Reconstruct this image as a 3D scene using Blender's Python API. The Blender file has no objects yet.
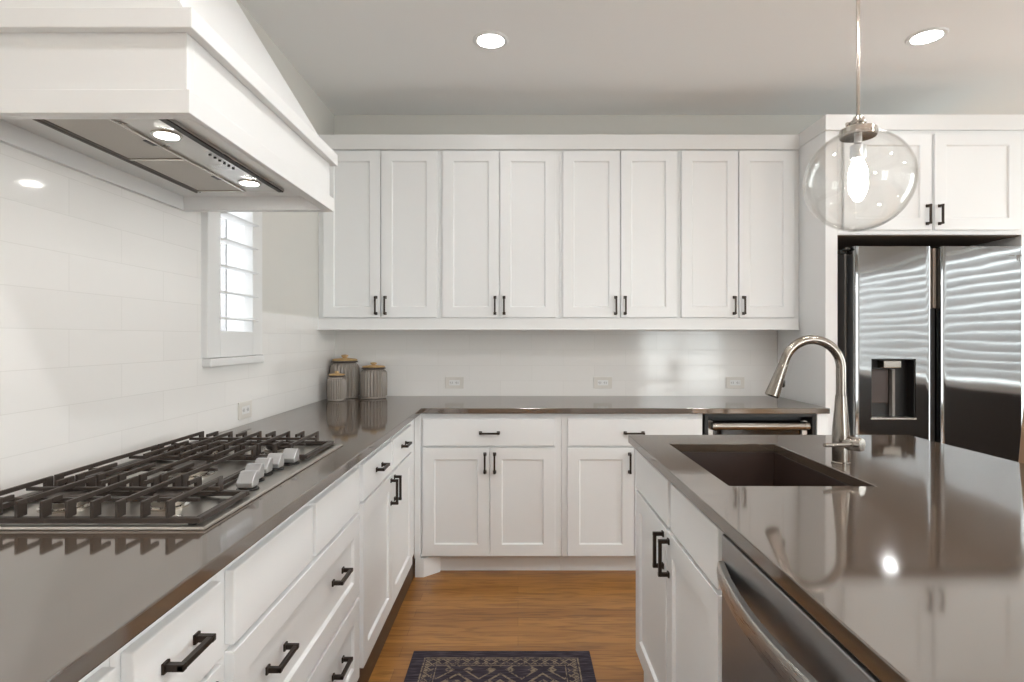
import bpy, bmesh, math, random
from mathutils import Matrix, Vector
random.seed(7)
S = bpy.context.scene
C = S.collection
PI = math.pi

# ------------------------------------------------------------------ camera
F = 575.0                      # focal length in pixels of the 1024 wide frame
EYE = 1.29
cam_d = bpy.data.cameras.new('camera')
cam = bpy.data.objects.new('camera', cam_d); C.objects.link(cam)
cam.location = (0, 0, EYE); cam.rotation_euler = (PI / 2, 0, 0)
cam_d.sensor_width = 36; cam_d.sensor_fit = 'HORIZONTAL'
cam_d.lens = 36 * F / 1024
cam_d.shift_x = -6 / 1024; cam_d.shift_y = -3 / 1024
cam_d.clip_start = 0.02
S.camera = cam

# ------------------------------------------------------------------ world, exposure
S.view_settings.view_transform = 'Standard'
S.view_settings.look = 'None'
S.view_settings.exposure = 0.6
S.view_settings.gamma = 1.0
S.view_settings.use_curve_mapping = False
SKY = 6.8
BULB = 85.0
CAN = 235.0
w = bpy.data.worlds.new('sky'); S.world = w; w.use_nodes = True
bgn = w.node_tree.nodes['Background']
bgn.inputs['Color'].default_value = (0.95, 0.975, 1.0, 1); bgn.inputs['Strength'].default_value = SKY
S.cycles.max_bounces = 14; S.cycles.diffuse_bounces = 7; S.cycles.transparent_max_bounces = 16

def portal(loc, rot, sx, sy):
    d = bpy.data.lights.new('daylight_portal', 'AREA'); d.shape = 'RECTANGLE'; d.size = sx; d.size_y = sy
    d.cycles.is_portal = True
    o = bpy.data.objects.new('daylight_portal', d); C.objects.link(o); o.location = loc; o.rotation_euler = rot
    return o
# room limits
XL, XR, YB, YR, ZC = -1.195, 4.6, 3.739, -4.6, 2.74
REAR = [(2.6, 4.3, 0.12, 2.4)]                 # x0,x1,z0,z1 glazed doors added unseen in the rear wall for daylight
SIDE = [(-2.5, 1.35, 0.86, 2.2), (1.5, 2.35, 0.2, 2.3)]  # y0,y1,z0,z1 right wall: shuttered window; second, unseen window added to light the ceiling
LWIN = (2.205, 2.578, 1.235, 2.25)
for a, b, c, d in REAR: portal(((a+b)/2, YR-.1, (c+d)/2), (PI/2, 0, 0), b-a, d-c)
for a, b, c, d in SIDE: portal((XR+.1, (a+b)/2, (c+d)/2), (0, PI/2, 0), d-c, b-a)
portal((XL-.19, (LWIN[0]+LWIN[1])/2, (LWIN[2]+LWIN[3])/2), (0, -PI/2, 0), LWIN[3]-LWIN[2], LWIN[1]-LWIN[0])

# ------------------------------------------------------------------ materials
def srgb(r, g, b):
    f = lambda c: (c/255/12.92) if c/255 <= .04045 else ((c/255+.055)/1.055)**2.4
    return (f(r), f(g), f(b), 1)
def mat(name, col, rough=.5, metal=0, **kw):
    m = bpy.data.materials.new(name); m.use_nodes = True
    p = m.node_tree.nodes['Principled BSDF']
    p.inputs['Base Color'].default_value = col; p.inputs['Roughness'].default_value = rough; p.inputs['Metallic'].default_value = metal
    for k, v in kw.items(): p.inputs[k.replace('_', ' ')].default_value = v
    return m
def nn(m, t, **kw):
    n = m.node_tree.nodes.new(t)
    for k, v in kw.items(): setattr(n, k, v)
    return n
def lk(m, a, b): m.node_tree.links.new(a, b)
def P(m): return m.node_tree.nodes['Principled BSDF']
def ramp(m, stops):
    r = nn(m, 'ShaderNodeValToRGB'); e = r.color_ramp.elements
    e[0].position, e[0].color = stops[0]; e[1].position, e[1].color = stops[1]
    for p, c in stops[2:]:
        q = e.new(p); q.color = c
    return r
def noise_bump(m, scale, strength, dist=.002, stretch=(1, 1, 1), detail=3):
    tc = nn(m, 'ShaderNodeTexCoord'); mp = nn(m, 'ShaderNodeMapping'); mp.inputs['Scale'].default_value = stretch
    no = nn(m, 'ShaderNodeTexNoise'); no.inputs['Scale'].default_value = scale; no.inputs['Detail'].default_value = detail
    b = nn(m, 'ShaderNodeBump'); b.inputs['Strength'].default_value = strength; b.inputs['Distance'].default_value = dist
    lk(m, tc.outputs['Object'], mp.inputs['Vector']); lk(m, mp.outputs['Vector'], no.inputs['Vector'])
    lk(m, no.outputs['Fac'], b.inputs['Height']); lk(m, b.outputs['Normal'], P(m).inputs['Normal'])
    return no

M = {}
M['cab'] = mat('cabinet_paint', srgb(235, 237, 238), .38); noise_bump(M['cab'], 60, .02)
M['trim'] = mat('trim_paint', srgb(229, 230, 230), .4); noise_bump(M['trim'], 50, .02)
M['wall'] = mat('wall_paint', srgb(215, 214, 209), .75); noise_bump(M['wall'], 120, .05)
M['ceil'] = mat('ceiling_paint', srgb(240, 241, 241), .85); noise_bump(M['ceil'], 90, .05)
M['bronze'] = mat('dark_bronze', srgb(58, 50, 45), .38, .7); noise_bump(M['bronze'], 90, .03)
M['iron'] = mat('cast_iron', srgb(66, 58, 53), .45, .25); noise_bump(M['iron'], 220, .12)
M['chrome'] = mat('polished_metal', srgb(205, 200, 193), .12, 1.0); noise_bump(M['chrome'], 30, .01)
M['silver'] = mat('satin_silver', srgb(205, 206, 208), .28, .85); noise_bump(M['silver'], 90, .01)
M['nickel'] = mat('brushed_nickel', srgb(152, 146, 139), .22, 1.0); noise_bump(M['nickel'], 120, .02)
M['black'] = mat('black_plastic', srgb(26, 24, 23), .35); noise_bump(M['black'], 60, .03)
M['dark'] = mat('dark_interior', srgb(38, 34, 31), .55); noise_bump(M['dark'], 60, .03)
M['white_plastic'] = mat('white_plastic', srgb(218, 215, 209), .35); noise_bump(M['white_plastic'], 60, .02)
M['slot'] = mat('grey_slot', srgb(120, 116, 112), .6); noise_bump(M['slot'], 60, .02)
M['sink'] = mat('dark_composite', srgb(54, 40, 35), .45); noise_bump(M['sink'], 400, .06)
M['wood_lid'] = mat('lid_wood', srgb(214, 178, 126), .5)
M['stool'] = mat('stool_wood', srgb(150, 118, 92), .45)
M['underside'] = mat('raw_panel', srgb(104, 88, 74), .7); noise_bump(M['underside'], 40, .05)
for k in ('wood_lid', 'stool'):
    m = M[k]; no = noise_bump(m, 30, .05, stretch=(1, 1, .15))
    base = P(m).inputs['Base Color'].default_value[:]
    r = ramp(m, [(.3, tuple(c*.75 for c in base[:3]) + (1,)), (.7, base)])
    lk(m, no.outputs['Fac'], r.inputs['Fac']); lk(m, r.outputs['Color'], P(m).inputs['Base Color'])
# grey glazed ribbed canister
M['canister'] = mat('grey_glaze', srgb(142, 134, 126), .3); noise_bump(M['canister'], 40, .03)
# countertop: polished taupe quartz
m = M['quartz'] = mat('taupe_quartz', srgb(98, 86, 76), .07)
no = noise_bump(m, 500, .0)
r = ramp(m, [(.35, srgb(80, 69, 59)), (.65, srgb(85, 73, 63))]); lk(m, no.outputs['Fac'], r.inputs['Fac']); lk(m, r.outputs['Color'], P(m).inputs['Base Color'])
P(m).inputs['IOR'].default_value = 2.6
for l in list(P(m).inputs['Normal'].links): m.node_tree.links.remove(l)
# stainless: fine brushing, slightly wavy sheet
def steel(name, col, rough, wav, dist, stretch):
    m = mat(name, col, rough, 1.0)
    no = noise_bump(m, 1.0, wav, dist, stretch, 1)
    tc = nn(m, 'ShaderNodeTexCoord'); mp = nn(m, 'ShaderNodeMapping'); mp.inputs['Scale'].default_value = (4, 4, 300)
    n2 = nn(m, 'ShaderNodeTexNoise'); n2.inputs['Scale'].default_value = 3
    mr = nn(m, 'ShaderNodeMapRange'); mr.inputs['To Min'].default_value = rough*.8; mr.inputs['To Max'].default_value = rough*1.25
    lk(m, tc.outputs['Object'], mp.inputs['Vector']); lk(m, mp.outputs['Vector'], n2.inputs['Vector'])
    lk(m, n2.outputs['Fac'], mr.inputs['Value']); lk(m, mr.outputs['Result'], P(m).inputs['Roughness'])
    return m
M['fridge'] = steel('fridge_steel', srgb(138, 139, 140), .052, .25, .004, (2.2, 2.2, 5))
M['steel'] = steel('stainless_steel', srgb(190, 187, 183), .28, .05, .004, (3, 3, 3))
M['dishsteel'] = steel('dishwasher_steel', srgb(172, 172, 173), .36, .05, .004, (3, 3, 3))
M['fridge_side'] = mat('fridge_side_grey', srgb(120, 119, 117), .35, .4); noise_bump(M['fridge_side'], 60, .02)
# tile: glossy white long subway tile
def tile(name, axis):
    m = mat(name, srgb(226, 226, 222), .1)
    tc = nn(m, 'ShaderNodeTexCoord'); sp = nn(m, 'ShaderNodeSeparateXYZ'); cb = nn(m, 'ShaderNodeCombineXYZ')
    ax = nn(m, 'ShaderNodeMath', operation='ADD'); ax.inputs[1].default_value = 8.03 if axis == 'X' else 8.22
    az = nn(m, 'ShaderNodeMath', operation='ADD'); az.inputs[1].default_value = .0925
    lk(m, tc.outputs['Object'], sp.inputs[0]); lk(m, sp.outputs[axis], ax.inputs[0]); lk(m, sp.outputs['Z'], az.inputs[0])
    lk(m, ax.outputs[0], cb.inputs[0]); lk(m, az.outputs[0], cb.inputs[1])
    b = nn(m, 'ShaderNodeTexBrick'); b.offset = .5
    b.inputs['Scale'].default_value = 1; b.inputs['Brick Width'].default_value = .406; b.inputs['Row Height'].default_value = .1004
    b.inputs['Mortar Size'].default_value = .001; b.inputs['Mortar Smooth'].default_value = .3
    b.inputs['Color1'].default_value = srgb(234, 233, 231); b.inputs['Color2'].default_value = srgb(237, 236, 234); b.inputs['Mortar'].default_value = srgb(226, 225, 222)
    lk(m, cb.outputs[0], b.inputs['Vector']); lk(m, b.outputs['Color'], P(m).inputs['Base Color'])
    n = nn(m, 'ShaderNodeTexNoise'); n.inputs['Scale'].default_value = 9; n.inputs['Detail'].default_value = 1
    lk(m, tc.outputs['Object'], n.inputs['Vector'])
    b1 = nn(m, 'ShaderNodeBump'); b1.inputs['Strength'].default_value = .12; b1.inputs['Distance'].default_value = .003
    b2 = nn(m, 'ShaderNodeBump'); b2.inputs['Strength'].default_value = .3; b2.inputs['Distance'].default_value = .0015; b2.invert = True
    lk(m, n.outputs['Fac'], b1.inputs['Height']); lk(m, b.outputs['Fac'], b2.inputs['Height'])
    lk(m, b1.outputs['Normal'], b2.inputs['Normal']); lk(m, b2.outputs['Normal'], P(m).inputs['Normal'])
    return m
M['tile_left'] = tile('glossy_tile_left', 'Y'); M['tile_back'] = tile('glossy_tile_back', 'X')
# oak floor, boards running across the view
m = M['floor'] = mat('oak_floor', srgb(165, 112, 56), .32)
tc = nn(m, 'ShaderNodeTexCoord'); b = nn(m, 'ShaderNodeTexBrick'); b.offset = .37
b.inputs['Scale'].default_value = 1; b.inputs['Brick Width'].default_value = 1.3; b.inputs['Row Height'].default_value = .083
b.inputs['Mortar Size'].default_value = .0008; b.inputs['Color1'].default_value = srgb(150, 101, 47); b.inputs['Color2'].default_value = srgb(176, 125, 64); b.inputs['Mortar'].default_value = srgb(120, 78, 36)
lk(m, tc.outputs['Object'], b.inputs['Vector'])
mp = nn(m, 'ShaderNodeMapping'); mp.inputs['Scale'].default_value = (1.6, 17, 1); lk(m, tc.outputs['Object'], mp.inputs['Vector'])
n = nn(m, 'ShaderNodeTexNoise'); n.inputs['Scale'].default_value = 2.2; n.inputs['Detail'].default_value = 6; n.inputs['Distortion'].default_value = 1.4
lk(m, mp.outputs['Vector'], n.inputs['Vector'])
r = ramp(m, [(.36, (.55, .50, .44, 1)), (.56, (1.08, 1.08, 1.08, 1))]); lk(m, n.outputs['Fac'], r.inputs['Fac'])
mx = nn(m, 'ShaderNodeMix', data_type='RGBA', blend_type='MULTIPLY'); mx.inputs['Factor'].default_value = .75
lk(m, b.outputs['Color'], mx.inputs['A']); lk(m, r.outputs['Color'], mx.inputs['B']); lk(m, mx.outputs['Result'], P(m).inputs['Base Color'])
bp = nn(m, 'ShaderNodeBump'); bp.inputs['Strength'].default_value = .15; bp.inputs['Distance'].default_value = .001
lk(m, n.outputs['Fac'], bp.inputs['Height']); lk(m, bp.outputs['Normal'], P(m).inputs['Normal'])
# clear globe glass: a thin blown shell, mostly clear with a fresnel reflection
m = M['globe'] = bpy.data.materials.new('clear_globe_glass'); m.use_nodes = True
nt = m.node_tree; nt.nodes.remove(nt.nodes['Principled BSDF']); out = nt.nodes['Material Output']
tr = nn(m, 'ShaderNodeBsdfTransparent'); tr.inputs['Color'].default_value = (.975, .975, .97, 1)
gl = nn(m, 'ShaderNodeBsdfGlossy'); gl.inputs['Roughness'].default_value = .02
fr = nn(m, 'ShaderNodeMath', operation='MULTIPLY_ADD'); fr.inputs[1].default_value = .75; fr.inputs[2].default_value = .035
lw = nn(m, 'ShaderNodeLayerWeight'); pw = nn(m, 'ShaderNodeMath', operation='POWER'); pw.inputs[1].default_value = 4.5
lk(m, lw.outputs['Facing'], pw.inputs[0]); lk(m, pw.outputs[0], fr.inputs[0])
tcg = nn(m, 'ShaderNodeTexCoord'); ng = nn(m, 'ShaderNodeTexNoise'); ng.inputs['Scale'].default_value = 14; bg = nn(m, 'ShaderNodeBump'); bg.inputs['Strength'].default_value = .05
lk(m, tcg.outputs['Object'], ng.inputs['Vector']); lk(m, ng.outputs['Fac'], bg.inputs['Height']); lk(m, bg.outputs['Normal'], gl.inputs['Normal'])
ms = nn(m, 'ShaderNodeMixShader'); lk(m, fr.outputs[0], ms.inputs[0]); lk(m, tr.outputs[0], ms.inputs[1]); lk(m, gl.outputs[0], ms.inputs[2]); lk(m, ms.outputs[0], out.inputs['Surface'])
def pane_mat(name, tint):
    m = bpy.data.materials.new(name); m.use_nodes = True
    nt = m.node_tree; nt.nodes.remove(nt.nodes['Principled BSDF']); out = nt.nodes['Material Output']
    tr = nn(m, 'ShaderNodeBsdfTransparent'); tr.inputs['Color'].default_value = tint
    gl = nn(m, 'ShaderNodeBsdfGlossy'); gl.inputs['Roughness'].default_value = .02
    fr = nn(m, 'ShaderNodeMath', operation='MULTIPLY_ADD'); fr.inputs[1].default_value = .8; fr.inputs[2].default_value = .03
    lw = nn(m, 'ShaderNodeLayerWeight'); pw = nn(m, 'ShaderNodeMath', operation='POWER'); pw.inputs[1].default_value = 5
    lk(m, lw.outputs['Facing'], pw.inputs[0]); lk(m, pw.outputs[0], fr.inputs[0])
    ms = nn(m, 'ShaderNodeMixShader'); lk(m, fr.outputs[0], ms.inputs[0]); lk(m, tr.outputs[0], ms.inputs[1]); lk(m, gl.outputs[0], ms.inputs[2]); lk(m, ms.outputs[0], out.inputs['Surface'])
    return m
M['pane'] = pane_mat('window_glass', (.95, .97, .96, 1))
M['screen_pane'] = pane_mat('tinted_window_glass', (.5, .5, .5, 1))  # grey tint added to dim the daylight behind the left shutter
M['dark_glass'] = mat('dark_glass', srgb(14, 13, 13), .05); noise_bump(M['dark_glass'], 20, .01)
def emit(name, col, s):
    m = bpy.data.materials.new(name); m.use_nodes = True
    p = P(m); p.inputs['Base Color'].default_value = (.9, .9, .9, 1); p.inputs['Emission Color'].default_value = col; p.inputs['Emission Strength'].default_value = s
    return m
M['can_light'] = emit('ceiling_lamp_lens', (1, .99, .975, 1), CAN)
M['can_dim'] = emit('dimmed_ceiling_lamp_lens', (1, .99, .975, 1), CAN*.09)
M['can_half'] = emit('half_ceiling_lamp_lens', (1, .99, .975, 1), CAN*.4)
M['hood_light'] = emit('hood_lamp_lens', (1, .97, .93, 1), 45)
M['bulb'] = emit('frosted_bulb', (1, .95, .89, 1), BULB)
# rug
m = M['rug'] = mat('woven_rug', srgb(50, 42, 66), .95)
tc = nn(m, 'ShaderNodeTexCoord'); sp = nn(m, 'ShaderNodeSeparateXYZ'); lk(m, tc.outputs['Object'], sp.inputs[0])
def mth(op, a, b=None, c=None):
    n = nn(M['rug'], 'ShaderNodeMath', operation=op)
    for i, v in enumerate((a, b, c)):
        if v is None: continue
        if isinstance(v, (int, float)): n.inputs[i].default_value = v
        else: lk(M['rug'], v, n.inputs[i])
    return n.outputs[0]
HW, HL = .36, .62
ax = mth('ABSOLUTE', sp.outputs['X']); ay = mth('ABSOLUTE', sp.outputs['Y'])
de = mth('MINIMUM', mth('SUBTRACT', HW, ax), mth('SUBTRACT', HL, ay))     # distance to the nearest edge
def band(v, a, b): return mth('MULTIPLY', mth('GREATER_THAN', v, a), mth('LESS_THAN', v, b))
def cell(v, k, o=0.0): return mth('ABSOLUTE', mth('SUBTRACT', mth('FRACT', mth('ADD', mth('MULTIPLY', v, k), 50+o)), .5))
dia = mth('ADD', cell(sp.outputs['X'], 26), cell(sp.outputs['Y'], 26))
ring = mth('MULTIPLY', band(de, .062, .1), mth('MAXIMUM', band(dia, .0, .28), band(dia, .4, .6)))
line = mth('MAXIMUM', band(de, .052, .058), band(de, .106, .11))
dia2 = mth('ADD', cell(sp.outputs['X'], 6.2, .5), cell(sp.outputs['Y'], 6.2))
dia3 = mth('ADD', cell(sp.outputs['X'], 12.4), cell(sp.outputs['Y'], 12.4, .5))
field = mth('MULTIPLY', mth('GREATER_THAN', de, .112), mth('MAXIMUM', mth('MAXIMUM', band(dia2, .3, .38), band(dia2, 0, .12)), mth('MAXIMUM', band(dia3, 0, .2), band(dia2, .6, .66))))
wear = nn(m, 'ShaderNodeTexNoise'); wear.inputs['Scale'].default_value = 75; wear.inputs['Detail'].default_value = 4
lk(m, tc.outputs['Object'], wear.inputs['Vector'])
wm = mth('MINIMUM', mth('MULTIPLY', mth('MAXIMUM', mth('SUBTRACT', wear.outputs['Fac'], .36), 0.0), 5.0), .85)
mask = mth('MULTIPLY', mth('MAXIMUM', mth('MAXIMUM', ring, line), field), wm)
mps = nn(m, 'ShaderNodeMapping'); mps.inputs['Scale'].default_value = (14, 190, 1); lk(m, tc.outputs['Object'], mps.inputs['Vector'])
st = nn(m, 'ShaderNodeTexNoise'); st.inputs['Scale'].default_value = 1; st.inputs['Detail'].default_value = 3; lk(m, mps.outputs['Vector'], st.inputs['Vector'])
r = ramp(m, [(.35, srgb(34, 28, 37)), (.72, srgb(92, 83, 92)), (.52, srgb(50, 43, 55))]); lk(m, st.outputs['Fac'], r.inputs['Fac'])
mx = nn(m, 'ShaderNodeMix', data_type='RGBA'); lk(m, mask, mx.inputs['Factor']); lk(m, r.outputs['Color'], mx.inputs['A']); mx.inputs['B'].default_value = srgb(150, 134, 112)
lk(m, mx.outputs['Result'], P(m).inputs['Base Color'])
bp = nn(m, 'ShaderNodeBump'); bp.inputs['Strength'].default_value = .5; bp.inputs['Distance'].default_value = .003
lk(m, st.outputs['Fac'], bp.inputs['Height']); lk(m, bp.outputs['Normal'], P(m).inputs['Normal'])

# ------------------------------------------------------------------ helpers
WORLD = {}                     # world position of every empty / part, to place children
def wpos(o): return WORLD.get(o.name, Vector((0, 0, 0)))
def tag(o, label=None, cat=None, group=None, kind=None):
    if label: o['label'] = label
    if cat: o['category'] = cat
    if group: o['group'] = group
    if kind: o['kind'] = kind
    return o
def thing(name, label, cat, loc=(0, 0, 0), group=None):
    o = bpy.data.objects.new(name, None); C.objects.link(o); o.location = loc; o.empty_display_size = .05
    WORLD[o.name] = Vector(loc)
    return tag(o, label, cat, group)
class MB:
    """Collects shapes given in world coordinates into one mesh object."""
    def __init__(s): s.bm = bmesh.new()
    def box(s, x0, x1, y0, y1, z0, z1):
        r = bmesh.ops.create_cube(s.bm, size=1)
        bmesh.ops.scale(s.bm, verts=r['verts'], vec=(abs(x1-x0), abs(y1-y0), abs(z1-z0)))
        bmesh.ops.translate(s.bm, verts=r['verts'], vec=((x0+x1)/2, (y0+y1)/2, (z0+z1)/2)); return r['verts']
    def prism(s, pts, z0, z1):
        a = [s.bm.verts.new((x, y, z0)) for x, y in pts]; b = [s.bm.verts.new((x, y, z1)) for x, y in pts]
        s.bm.faces.new(a[::-1]); s.bm.faces.new(b); n = len(pts)
        for i in range(n): s.bm.faces.new((a[i], a[(i+1) % n], b[(i+1) % n], b[i]))
        return a + b
    def loft(s, rings, cap=True, closed=True):
        R = [[s.bm.verts.new(p) for p in r] for r in rings]; n = len(R[0])
        for i in range(len(R)-1):
            for j in range(n if closed else n-1):
                s.bm.faces.new((R[i][j], R[i][(j+1) % n], R[i+1][(j+1) % n], R[i+1][j]))
        if cap: s.bm.faces.new(R[0][::-1]); s.bm.faces.new(R[-1])
        return [v for r in R for v in r]
    def tube(s, pts, rad, n=16, flat=None):
        """round (or flat=(a,b)) section swept along pts; rad a number or one per point"""
        pts = [Vector(p) for p in pts]; rad = rad if isinstance(rad, (list, tuple)) else [rad]*len(pts)
        rings = []; up = None
        for i, p in enumerate(pts):
            t = ((pts[min(i+1, len(pts)-1)] - pts[max(i-1, 0)])).normalized()
            if up is None:
                up = Vector((0, 0, 1)) if abs(t.z) < .9 else Vector((0, 1, 0))
            sd = t.cross(up).normalized(); up = sd.cross(t).normalized()
            rings.append([p + sd*math.cos(2*PI*k/n)*rad[i] + up*math.sin(2*PI*k/n)*rad[i] for k in range(n)])
        return s.loft(rings)
    def lathe(s, c, prof, n=32, axis=(0, 0, 1), cap=True, flute=None):
        """prof: (radius, height) pairs about axis from point c"""
        q = Vector((0, 0, 1)).rotation_difference(Vector(axis)); c = Vector(c); rings = []
        for i, (r, h) in enumerate(prof):
            ring = []
            for k in range(n):
                a = 2*PI*k/n; rr = r
                if flute and flute[0] <= i <= flute[1]: rr = r*(1 + flute[2]*math.cos(flute[3]*a))
                ring.append(c + q @ Vector((math.cos(a)*rr, math.sin(a)*rr, h)))
            rings.append(ring)
        return s.loft(rings, cap)
    def build(s, name, m, parent=None, bevel=0, smooth=False, seg=2):
        base = wpos(parent) if parent else Vector((0, 0, 0))
        bmesh.ops.translate(s.bm, verts=s.bm.verts, vec=-base)
        bmesh.ops.recalc_face_normals(s.bm, faces=s.bm.faces)
        me = bpy.data.meshes.new(name); s.bm.to_mesh(me); s.bm.free()
        if isinstance(m, (list, tuple)):
            for q in m: me.materials.append(q)
        else: me.materials.append(m)
        o = bpy.data.objects.new(name, me); C.objects.link(o)
        if parent: o.parent = parent; WORLD[o.name] = base
        if smooth:
            for p in me.polygons: p.use_smooth = True
            me.set_sharp_from_angle(angle=math.radians(38))
        if bevel:
            b = o.modifiers.new('edge', 'BEVEL'); b.width = bevel; b.segments = seg; b.limit_method = 'ANGLE'; b.angle_limit = math.radians(40)
        return o
def struct(o): o['kind'] = 'structure'; return o
def bx(name, m, parent, *box, bevel=.0015):
    q = MB(); q.box(*box); return q.build(name, m, parent, bevel)
def copy_tree(o, parent=None):
    c = o.copy(); C.objects.link(c); c.parent = parent
    for ch in list(o.children): copy_tree(ch, c)
    return c

class Face:
    """a vertical front: u to the viewer's right, v up, n out of the front"""
    def __init__(s, kind, depth):
        s.k, s.d = kind, depth          # kind: 'back' faces -Y, 'left' faces +X, 'isle' faces -X
    def pt(s, u, v, n):
        if s.k == 'back': return Vector((u, s.d - n, v))
        if s.k == 'left': return Vector((s.d + n, u, v))
        return Vector((s.d - n, -u, v))
    def slab(s, q, u0, u1, v0, v1, n0, n1):
        a, b = s.pt(u0, v0, n0), s.pt(u1, v1, n1)
        return q.box(min(a.x, b.x), max(a.x, b.x), min(a.y, b.y), max(a.y, b.y), min(a.z, b.z), max(a.z, b.z))
    def shaker(s, q, u0, u1, v0, v1, t=.02, rail=.062, deep=.009, ch=.006):
        R = lambda i, n: [s.pt(u0+i, v0+i, n), s.pt(u1-i, v0+i, n), s.pt(u1-i, v1-i, n), s.pt(u0+i, v1-i, n)]
        q.loft([R(0, 0), R(0, t), R(rail, t), R(rail+ch, t-deep)])
PULL = {}
def pull(parent, face, u, v, horiz, L=.107):
    """square bar pull on two posts; the mesh of each kind is shared"""
    key = (face.k, horiz, L)
    if key not in PULL:
        q = MB(); f = Face(face.k, 0)
        def b(a0, a1, c0, c1, n0, n1):
            if horiz: f.slab(q, a0, a1, c0, c1, n0, n1)
            else: f.slab(q, c0, c1, a0, a1, n0, n1)
        h = L/2
        b(-h, h, -.0048, .0048, .022, .032)
        for sg in (-1, 1):
            e = sg*h
            b(min(e, e-sg*.011), max(e, e-sg*.011), -.0055, .0055, 0, .0325)
            b(min(e+sg*.003, e-sg*.014), max(e+sg*.003, e-sg*.014), -.0085, .0085, 0, .005)
        me_o = q.build('handle', M['bronze'], None, .0012)
        PULL[key] = me_o.data; bpy.data.objects.remove(me_o)
    o = bpy.data.objects.new('handle', PULL[key]); C.objects.link(o); o.parent = parent
    p = face.pt(u, v, 0) - wpos(parent); o.location = p
    b = o.modifiers.new('edge', 'BEVEL'); b.width = .0012; b.segments = 2
    return o
def door(parent, face, u0, u1, v0, v1, pu=None, pv=None, horiz=False, name='door', L=.107, rail=.062):
    q = MB(); face.shaker(q, u0, u1, v0, v1, rail=rail); o = q.build(name, M['cab'], parent, .0012)
    if pu is not None:
        fr = Face(face.k, face.d + (.02 if face.k == 'left' else -.02)); pull(o, fr, pu, pv, horiz, L)
    return o
def slab(parent, face, u0, u1, v0, v1, pu=None, pv=None, name='drawer', L=.107):
    q = MB(); face.slab(q, u0, u1, v0, v1, 0, .02); o = q.build(name, M['cab'], parent, .003)
    if pu is not None:
        fr = Face(face.k, face.d + (.02 if face.k == 'left' else -.02)); pull(o, fr, pu, pv, True, L)
    return o

# ================================================================== the room
T = .16
q = MB(); q.box(XL-T, XR+T, YR-T, YB+T, -.1, 0); struct(q.build('floor', M['floor']))
q = MB(); q.box(XL-T, XR+T, YR-T, YB+T, ZC, ZC+.1); struct(q.build('ceiling', M['ceil']))
q = MB(); q.box(XL-T, XR+T, YB, YB+T, 0, ZC); struct(q.build('wall_back', M['wall']))
def holed(name, fixed, along, holes, lo, hi):
    q = MB(); a, b = fixed; cur = lo
    def add(s0, s1, z0, z1):
        if along == 'y': q.box(a, b, s0, s1, z0, z1)
        else: q.box(s0, s1, a, b, z0, z1)
    for s0, s1, z0, z1 in sorted(holes):
        add(cur, s0, 0, ZC); add(s0, s1, 0, z0); add(s0, s1, z1, ZC); cur = s1
    add(cur, hi, 0, ZC)
    return struct(q.build(name, M['wall']))
holed('wall_left', (XL-T, XL), 'y', [LWIN], YR, YB)
holed('wall_right', (XR, XR+T), 'y', SIDE, YR, YB)
holed('wall_rear', (YR-T, YR), 'x', REAR, XL-T, XR+T)

struct(bx('baseboard_right', mat('dark_wainscot', srgb(62, 56, 52), .6), None, XR-.025, XR, -2.6, 1.45, 0, .775))  # unseen dark panel, added to darken the refrigerator's lower reflection
# tile fields (thin tile on the walls); the left one stops at the window and at 1.41 m to the right of it
q = MB()
q.box(XL, XL+.005, .2, 2.172, .914, 1.80); q.box(XL, XL+.005, 2.172, 2.637, .914, 1.178); q.box(XL, XL+.005, 2.637, YB-.005, .914, 1.409)
struct(q.build('backsplash_left', M['tile_left']))
q = MB(); q.box(XL, 1.683, YB-.005, YB, .914, 1.409); struct(q.build('backsplash_back', M['tile_back']))

# ---- window in the left wall with plantation shutter
def louvre_set(q, axis, fixed, s0, s1, z0, z1, pitch, chord, tilt, thick=.010):
    z = z0 + pitch/2
    while z < z1 - pitch*.3:
        ca, sa = math.cos(tilt)*chord/2, math.sin(tilt)*chord/2
        prof = []
        for k in range(10):
            a = 2*PI*k/10; u = math.cos(a)*chord/2; v = math.sin(a)*thick/2
            prof.append((u*math.cos(tilt)-v*math.sin(tilt), u*math.sin(tilt)+v*math.cos(tilt)))
        rings = []
        for s in (s0, s1):
            rings.append([(fixed+u, s, z+v) if axis == 'y' else (s, fixed+u, z+v) for u, v in prof])
        q.loft(rings); z += pitch
w1 = struct(thing('window_1', None, None, (XL, 2.435, 1.178)))
q = MB(); y0, y1, z0, z1 = LWIN
xf = XL+.022
q.box(XL, xf, 2.172, y0, 1.21, z1+.08); q.box(XL, xf, y1, 2.637, 1.21, z1+.08); q.box(XL, xf, y0, y1, z1, z1+.08)
q.box(XL-T, XL, y0-.0, y0+.012, z0, z1); q.box(XL-T, XL, y1-.012, y1, z0, z1)
struct(q.build('window_frame', M['trim'], w1, .003))
q = MB(); q.box(XL-.02, XL+.04, 2.165, 2.625, 1.178, 1.212); struct(q.build('window_sill', M['trim'], w1, .006))
q = MB()
q.box(XL-.012, xf+.008, y0-.045, y0+.05, 1.214, z1+.03); q.box(XL-.012, xf+.008, y1-.05, y1+.045, 1.214, z1+.03)
q.box(XL-.012, xf+.008, y0+.05, y1-.05, 1.214, 1.318); q.box(XL-.012, xf+.008, y0+.05, y1-.05, z1-.05, z1+.03)
struct(q.build('shutter_frame', M['trim'], w1, .003))
q = MB(); louvre_set(q, 'y', XL+.012, y0+.052, y1-.052, 1.318, z1-.05, .104, .098, math.radians(-6)); struct(q.build('shutter_louvres', M['trim'], w1))
q = MB(); q.box(XL-.11, XL-.104, y0+.012, y1-.012, z0, z1); struct(q.build('window_pane', M['screen_pane'], w1))
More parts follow.
